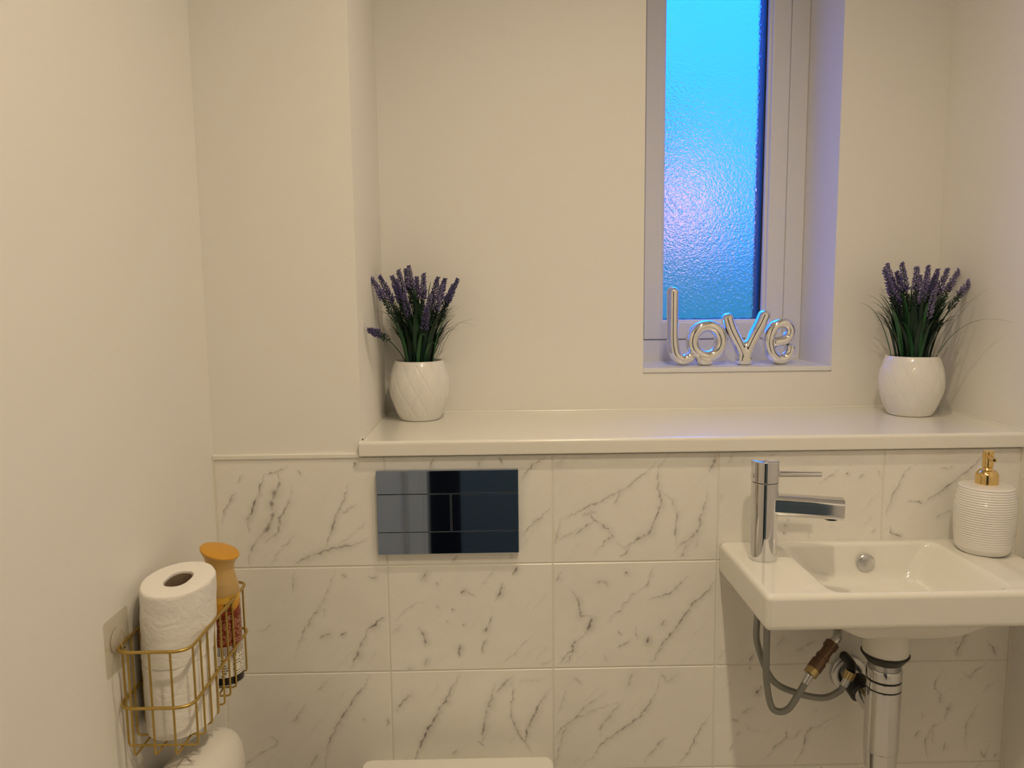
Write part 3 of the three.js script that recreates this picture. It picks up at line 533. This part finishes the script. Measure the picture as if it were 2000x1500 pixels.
function blade(root, ctrl, tip, w) {   // a grassy leaf: a folded, tapering ribbon
  const c = new THREE.QuadraticBezierCurve3(root, ctrl, tip), n = 14, pos = [], idx = [];
  for (let i = 0; i <= n; i++) {
    const t = i / n, p = c.getPoint(t), d = c.getTangent(t), out = V(tip.x - root.x, 0, tip.z - root.z); if (out.length() < 1e-4) out.set(0, 0, 1);
    const side = V(0, 1, 0).cross(out).normalize(), up = side.clone().cross(d).normalize(), ww = w * Math.min(1, 0.6 + 2 * t) * Math.pow(1 - t, 0.6) + 0.0002;
    for (const s of [-1, 0, 1]) { const q = p.clone().addScaledVector(side, s * ww).addScaledVector(up, s ? 0 : -ww * 0.35); pos.push(q.x, q.y, q.z); }
    if (i) { const b = (i - 1) * 3; for (const k of [0, 1]) idx.push(b + k, b + k + 1, b + k + 4, b + k, b + k + 4, b + k + 3); }
  }
  const g = new THREE.BufferGeometry(); g.setAttribute('position', new THREE.Float32BufferAttribute(pos, 3)); g.setIndex(idx); g.computeVertexNormals(); g.setAttribute('uv', new THREE.Float32BufferAttribute(new Float32Array(pos.length / 3 * 2), 2)); return g;
}
const budShape = (() => { const g = new THREE.IcosahedronGeometry(1, 0); g.scale(0.55, 1, 0.55); return g.toNonIndexed(); })();
function budsAlong(c, t0, t1, r0, n, size) {
  const list = [];
  for (let i = 0; i < n; i++) {
    const s = i / n, t = t0 + (t1 - t0) * s, p = c.getPoint(t), d = c.getTangent(t), a = i * 2.39996 + rr(-0.3, 0.3);
    const u = Math.abs(d.y) > 0.9 ? V(1, 0, 0) : V(0, 1, 0), e1 = u.clone().cross(d).normalize(), e2 = d.clone().cross(e1);
    const out = e1.multiplyScalar(Math.cos(a)).addScaledVector(e2, Math.sin(a)), rad = r0 * (1 - 0.55 * s) * rr(0.75, 1.15), z = size * (1 - 0.3 * s) * rr(0.8, 1.25);
    const g = budShape.clone(); g.scale(z, z, z); g.applyQuaternion(new THREE.Quaternion().setFromUnitVectors(V(0, 1, 0), out.clone().addScaledVector(d, 0.9).normalize()));
    const q = p.addScaledVector(out, rad); g.translate(q.x, q.y, q.z); list.push(g);
  }
  return mergeGeometries(list);
}
function lavender(o, spikes, leaves, fill, limit) {
  const potTop = 0.1225;
  const soil = cyl(0.045, 0.045, 0.004); soil.translate(0, 0.1125, 0); part('soil', soil, M.soil, o);
  for (const [x, y, z, len] of spikes) {
    const tip = V(x, potTop + y, z), far = z > 0.13, root = far ? V(x * 0.3, 0.114, z * 0.13) : V(x * 0.22 + rr(-0.008, 0.008), 0.112, z * 0.25 + rr(-0.01, 0.01)), mid = root.clone().lerp(tip, 0.5).add(V(-x * 0.12, far ? 0.022 : 0.012, -z * 0.1));
    const c = new THREE.QuadraticBezierCurve3(root, mid, tip);
    const st = part('flower_stem', new THREE.TubeGeometry(c, 16, 0.0011, 5), M.stem, o);
    const L = c.getLength(), t0 = 1 - len / L, k = Math.floor(rnd() * 3);
    part('flower_spike', budsAlong(c, t0, 1, 0.0068, 62, 0.0037), florets[k], st);
    part('bud_cluster', budsAlong(c, Math.max(0.1, t0 - 0.034 / L), t0 + 0.012 / L, 0.0058, 44, 0.0032), budGreen, st);
  }
  const put = (x, y, z, bend, w, m) => {
    const tip = V(x, potTop + y, z), root = V(Math.max(-0.036, Math.min(0.036, x * 0.3)) + rr(-0.006, 0.006), 0.113, Math.max(-0.03, Math.min(0.034, z * 0.4)) + rr(-0.008, 0.008));
    const ctrl = V(root.x + (x - root.x) * 0.35, 0.113 + (potTop + y - 0.113) * bend, root.z + (z - root.z) * 0.35);
    part('leaf', blade(root, ctrl, tip, w), m, o);
  };
  for (const [x, y, z, b, w = 0.0022] of leaves) put(x, y, z, b, w, M.leafB);
  for (let i = 0; i < fill; i++) {
    const a = rr(0, Math.PI * 2), q = Math.sqrt(rnd()), x = Math.cos(a) * q * 0.085, z = Math.sin(a) * q * 0.07, y = rr(0.075, 0.155) * (1 - 0.2 * q);
    if (x < limit[0] || x > limit[1] || z < limit[2]) continue;
    put(x, y, z, rr(0.75, 1.1), rr(0.003, 0.0052), [M.leafA, M.leafC, M.leafA, M.leafB, M.leafC][i % 5]);
  }
}
{
  const o = thing('potted_lavender', 'artificial lavender in a white lattice pot in the corner by the pier', 'potted plant', [-0.2587, SHELF_T + 0.0003, -0.234], 'potted lavenders on the shelf');
  part('pot', potGeometry(0), M.pot, o);
  const S = 1 / (4.167 * 950), X = (c) => (c - 585) * S, Y = (c) => (870 - c) * S;
  const sp = [[245, 180, 0.07], [292, 172, 0.03], [378, 185, -0.01], [440, 132, 0.01], [478, 136, -0.035], [520, 102, 0.0], [575, 195, -0.02], [645, 162, 0.01], [752, 198, -0.01], [822, 203, 0.02], [920, 212, 0.0], [800, 245, 0.035], [500, 318, 0.05], [715, 320, 0.055], [870, 270, -0.03], [420, 205, 0.03], [690, 420, 0.065]].map(([x, y, z]) => [X(x) * (1 - z * 0.6), Y(y) * (1 - z * 0.5), z, rr(0.048, 0.062)]);
  sp.push([-0.074, 0.071, 0.172, 0.034]);
  lavender(o, sp, [[-0.079, 0.125, 0.05, 1.0], [-0.074, 0.102, 0.07, 1.1, 0.003], [0.097, 0.112, 0, 0.95, 0.0014], [0.123, 0.081, 0.02, 1.15, 0.0016], [0.119, 0.068, 0.035, 1.5, 0.0016], [0.08, 0.09, 0.06, 1.2], [0.02, 0.054, 0.075, 1.3, 0.004], [0.045, 0.03, 0.07, 1.8, 0.003], [-0.05, 0.085, 0.08, 1.1, 0.005], [-0.06, 0.17, 0.0, 0.9], [0.03, 0.16, 0.02, 0.9]], 170, [-0.072, 0.09, -0.066]);
}
{
  const o = thing('potted_lavender', 'artificial lavender in a white lattice pot at the basin end of the shelf', 'potted plant', [0.7561, SHELF_T + 0.0003, -0.205], 'potted lavenders on the shelf');
  part('pot', potGeometry(0.35), M.pot, o);
  const S = 1 / (3.947 * 1020), X = (c) => (c - 560) * S, Y = (c) => (852 - c) * S;
  const sp = [[245, 125, 0.02], [312, 180, 0.0], [375, 103, -0.03], [435, 90, 0.0], [515, 118, 0.02], [590, 192, 0.0], [690, 140, 0.02], [722, 122, -0.03], [822, 138, 0.0], [985, 148, -0.03], [1045, 178, 0.01], [592, 295, 0.06], [400, 215, -0.02], [540, 215, 0.045], [655, 175, 0.03], [480, 170, -0.04]].map(([x, y, z]) => [X(x) * (1 - z * 0.5), Y(y) * (1 - z * 0.5), z, rr(0.05, 0.066)]);
  lavender(o, sp, [[-0.118, 0.108, 0.0, 1.0, 0.002], [-0.105, 0.124, 0.01, 0.95, 0.002], [-0.093, 0.127, 0.03, 0.95, 0.003], [0.099, 0.137, 0.085, 0.75, 0.002], [0.096, 0.118, 0.05, 0.8, 0.002], [0.094, 0.072, 0.165, 1.35, 0.0014], [0.09, 0.1, -0.02, 0.9, 0.003], [-0.08, 0.1, 0.05, 1.0, 0.004], [0.045, 0.13, 0.05, 0.9, 0.0032], [-0.01, 0.11, 0.07, 1.0, 0.004]], 180, [-0.09, 0.085, -0.075]);
}
// ---------------------------------------------------------------- wire basket on the left wall and what it holds
{
  const y = (v) => BY + v;
  const k = thing('adhesive_hook', 'clear adhesive wall hook holding the near end of the wire basket', 'hook', [XL, 0, 0]);
  const fs = new THREE.Shape(), a = 0.342, b = 0.407, c = y(0.2015), d = y(0.278), r = 0.006;
  fs.moveTo(a + r, c); fs.lineTo(b - r, c); fs.quadraticCurveTo(b, c, b, c + r); fs.lineTo(b, d - r); fs.quadraticCurveTo(b, d, b - r, d); fs.lineTo(a + r, d); fs.quadraticCurveTo(a, d, a, d - r); fs.lineTo(a, c + r); fs.quadraticCurveTo(a, c, a + r, c);
  const fg = new THREE.ExtrudeGeometry(fs, { depth: 0.0006, bevelEnabled: false }); fg.rotateY(-Math.PI / 2); fg.translate(0.0010, 0, 0);
  part('film', fg, P({ color: lin(0.97, 0.96, 0.93), transmission: 0.96, thickness: 0, roughness: 0.12 }), k);
  const disc = lathe(profile([[0.001, 0], [0.0165, 0], [0.0165, 0.002, 0.001], [0.010, 0.0045, 0.002], [0.001, 0.005]])); disc.rotateZ(-Math.PI / 2); disc.translate(0.0012, y(0.243), 0.377);
  part('disc', disc, P({ color: lin(0.85, 0.80, 0.70), transmission: 0.6, thickness: 0, roughness: 0.2 }), k);
  const peg = tube([V(0.004, y(0.243), 0.377), V(0.0075, y(0.2365), 0.3775), V(0.0088, y(0.228), 0.378), V(0.012, y(0.2335), 0.378)], 0.0016, 24, 8); part('peg', peg, M.brass, k);
}
{
  const o = thing('wire_basket', 'gold wire basket hung on the left wall holding rolls and a spray can', 'basket', [0, 0, 0]);
  const x0 = -0.6025, x1 = -0.505, z0 = 0.15, z1 = 0.396, yt = BY + 0.2345, ym = BY + 0.157, yb = BY + 0.092;
  const ring = (y, g) => bentTube([V(x0, y, z0), V(x0, y, z1), V(x1, y, z1), V(x1, y, z0)], 0.024, g, 160, true);
  part('top_rim', ring(yt, 0.0023), M.goldWire, o); part('middle_ring', ring(ym, 0.0023), M.goldWire, o);
  for (let i = 0; i < 9; i++) { const z = 0.374 - i * 0.0255; part('wire', bentTube([V(x0 + 0.002, yt, z), V(x0 + 0.002, yb, z), V(x1 - 0.0022, yb, z), V(x1 - 0.0022, yt, z)], 0.005, 0.00155), M.goldWire, o); }
  for (let i = 0; i < 3; i++) { const x = -0.5835 + i * 0.0275; part('wire', bentTube([V(x, yt, z1 - 0.001), V(x, yb - 0.003, z1 - 0.001), V(x, yb - 0.003, z0 + 0.001), V(x, yt, z0 + 0.001)], 0.005, 0.00155), M.goldWire, o); }
}
M.paper = P({ color: lin(0.86, 0.83, 0.77), roughness: 0.95, bumpScale: 0.0016, bumpMap: dataTex(512, 256, (u, v) => { const q = (x) => perlin.noise(x[0], x[1], x[2]); const s = u * 8, c = 128 + 70 * Math.abs(q([s * 0.8 + 0.6 * q([s, v * 5, 8.5]), v * 9 + q([s, v * 3, 1.5]), 0.5])) * 2 - 50 + 30 * q([u * 40, v * 30, 4.5]); return [c, c, c]; }, false, true) });
function rollGeometry(ax, az, hx, hz, h, rough) {
  const rows = [], n = 72, out = [];
  const prof = [[1, 0.0, 1], [1, 0.006, 1]];
  for (let i = 1; i < 16; i++) prof.push([1, 0.006 + (h - 0.012) * i / 16, 1]);
  prof.push([1, h - 0.006, 1]); for (let i = 1; i <= 4; i++) { const a = i / 4 * Math.PI / 2; prof.push([1 - (1 - Math.cos(a)) * 0.10, h - 0.005 + 0.005 * Math.sin(a), 1]); }
  prof.push([0.6, h + 0.0004], [0.3, h], [0.05, h - 0.0005], [0.0, h - 0.0015], [0, h - 0.02], [0, 0.0], [0.5, 0], [1, 0]);
  const pos = [], uv = [], idx = [];
  prof.forEach(([t, y], j) => {
    for (let i = 0; i <= n; i++) {
      const a = i / n * Math.PI * 2, ca = Math.cos(a), sa = Math.sin(a);
      const ro = 1 / Math.hypot(ca / ax, sa / az) * (1 + rough * perlin.noise(ca * 1.5 + 5, y * 20, sa * 1.5)) + 0.001 * perlin.noise(ca * 4, y * 60, sa * 4) * t, ri = 1 / Math.pow(Math.pow(Math.abs(ca) / hx, 2.6) + Math.pow(Math.abs(sa) / hz, 2.6), 1 / 2.6);
      const R = ri + (ro - ri) * t; pos.push(R * ca, y, R * sa); uv.push(i / n * 2, y / h);
    }
    if (j) for (let i = 0; i < n; i++) { const p = (j - 1) * (n + 1) + i, q = p + n + 1; idx.push(p, q, p + 1, q, q + 1, p + 1); }
  });
  const g = new THREE.BufferGeometry(); g.setAttribute('position', new THREE.Float32BufferAttribute(pos, 3)); g.setAttribute('uv', new THREE.Float32BufferAttribute(uv, 2)); g.setIndex(idx); g.computeVertexNormals(); return g;
}
function toiletRoll(label, pos, tilt, turn) {
  const o = thing('toilet_roll', label, 'toilet roll', pos, 'toilet rolls in the wire basket');
  part('paper', rollGeometry(0.0462, 0.0655, 0.0155, 0.027, 0.103, 0.015), M.paper, o);
  part('core', rollGeometry(0.0153, 0.0268, 0.0145, 0.026, 0.099, 0), M.card, o, 'brown cardboard core');
  o.rotation.set(tilt[0], turn, tilt[1]); return o;
}
toiletRoll('white toilet roll at the bottom of the wire basket, under another roll', [-0.5548, BY + 0.0945, 0.303], [0, 0], 0.02);
toiletRoll('white toilet roll standing proud on top of another roll in the basket', [-0.5538, BY + 0.1985, 0.304], [0.03, -0.05], -0.03);
{
  const o = thing('spray_can', 'air freshener can with a flared amber cap in the wire basket', 'spray can', [-0.5285, BY + 0.0945, 0.2015]);
  const w = 512, h = 512, cv = document.createElement('canvas'); cv.width = w; cv.height = h; const c = cv.getContext('2d');
  c.fillStyle = '#d9c9a8'; c.fillRect(0, 0, w, h);
  const gy = (v) => h - v * h;
  c.fillStyle = '#d39a2c'; c.fillRect(0, 0, w, gy(0.80)); c.fillStyle = '#e3b64a'; c.fillRect(0, 0, w, gy(0.93));
  c.fillStyle = '#7a2a0e'; c.fillRect(0, gy(0.80), w, gy(0.44) - gy(0.80));
  c.fillStyle = '#8a3411'; for (let i = 0; i < 8; i++) { c.beginPath(); c.moveTo(i * 64, gy(0.80)); c.lineTo(i * 64 + 64, gy(0.88)); c.lineTo(i * 64 + 64, gy(0.80)); c.fill(); }
  c.fillStyle = '#e6c9a0'; for (let r = 0; r < 17; r++) for (let x = 4; x < w - 8;) { const l = rr(4, 16); if (rnd() < 0.72) c.fillRect(x, gy(0.74 - r * 0.0175), l, 3); x += l + 4; }
  c.fillStyle = '#ece6da'; c.fillRect(0, gy(0.44), w, gy(0.03) - gy(0.44));
  c.fillStyle = '#3a2d22'; for (let x = 0; x < w; x += 7) c.fillRect(x, gy(0.44), 3, 52 + (x % 3) * 8);
  c.fillStyle = '#241c18'; for (let r = 0; r < 7; r++) for (let x = 4; x < w - 8;) { const l = rr(4, 14); if (rnd() < 0.6) c.fillRect(x, gy(0.29 - r * 0.03), l, 5); x += l + 6; }
  c.fillStyle = '#16120f'; c.fillRect(0, gy(0.085), w, gy(0.0) - gy(0.085));
  c.strokeStyle = '#f0e6d2'; c.lineWidth = 3; for (const x of [60, 190, 320, 450]) { c.beginPath(); c.arc(x, gy(0.765), 8, 0, 7); c.stroke(); }
  c.fillStyle = '#1c1512'; for (const x of [40, 200, 330, 470]) { c.beginPath(); c.arc(x, gy(0.9), 9, 0, 7); c.fill(); for (let q = 0; q < 5; q++) c.fillRect(x + q * 9, gy(0.845), 6, 5); }
  const tx = new THREE.CanvasTexture(cv); tx.colorSpace = THREE.SRGBColorSpace; tx.wrapS = THREE.RepeatWrapping;
  const H = 0.141, body = new THREE.CylinderGeometry(0.0262, 0.0262, H, 64, 1, true); body.translate(0, H / 2 + 0.003, 0);
  part('body', body, P({ map: tx, roughness: 0.3, metalness: 0.1 }), o, 'brown and white printed body');
  part('base', lathe(profile([[0.001, 0.002], [0.022, 0.0005], [0.0262, 0.0015, 0.001], [0.0262, 0.004]])), M.brushed, o);
  const amber = P({ color: lin(0.84, 0.60, 0.24), roughness: 0.35, transmission: 0.45, thickness: 0 }), amberTop = P({ color: lin(0.62, 0.30, 0.02), roughness: 0.3 });
  const slant = (g) => { const p = g.attributes.position; for (let i = 0; i < p.count; i++) { const y = p.getY(i), t = Math.max(0, (y - 0.175) / 0.035); p.setY(i, y - t * (0.30 * p.getX(i) + 0.05 * p.getZ(i))); } g.computeVertexNormals(); return g; };
  part('cap', slant(lathe(profile([[0.0262, 0.143], [0.0262, 0.147, 0.003], [0.0245, 0.158, 0.008], [0.0205, 0.174, 0.012], [0.0198, 0.186, 0.01], [0.0235, 0.199, 0.01], [0.0282, 0.207, 0.002], [0.0285, 0.209]]))), amber, o, 'flared translucent amber cap');
  part('cap_top', slant(lathe(profile([[0.0286, 0.2085], [0.0284, 0.2105, 0.001], [0.018, 0.2125, 0.004], [0.001, 0.213]]))), amberTop, o);
}
// ---------------------------------------------------------------- slim bin under the basket
{
  const o = thing('slim_bin', 'white plastic slim bin with rounded top below the wire basket', 'bin', [-0.538, 0, 0.377]);
  const f = (x, y, z) => { const e = Math.hypot(x / 0.068, Math.max(0, Math.abs(z) - 0.0) / 0.19); const wall = (Math.pow(Math.pow(Math.abs(x) / 0.056, 2.2) + Math.pow(Math.abs(z) / 0.195, 2.2), 1 / 2.2) - 1) * 0.07; return smax(smax(wall, y - 0.672, 0.08), 0.002 - y, 0.01); };
  part('body', surface((x, y, z) => Math.max(f(x, y, z), y - 0.58), [-0.085, -0.006, -0.21], [0.085, 0.6, 0.21], 0.008), M.plastic, o);
  part('lid', surface((x, y, z) => Math.max(f(x * 0.985, y, z * 0.99), 0.582 - y), [-0.085, 0.57, -0.21], [0.085, 0.68, 0.21], 0.0045), M.plastic, o);
}
renderer.render(scene, camera);
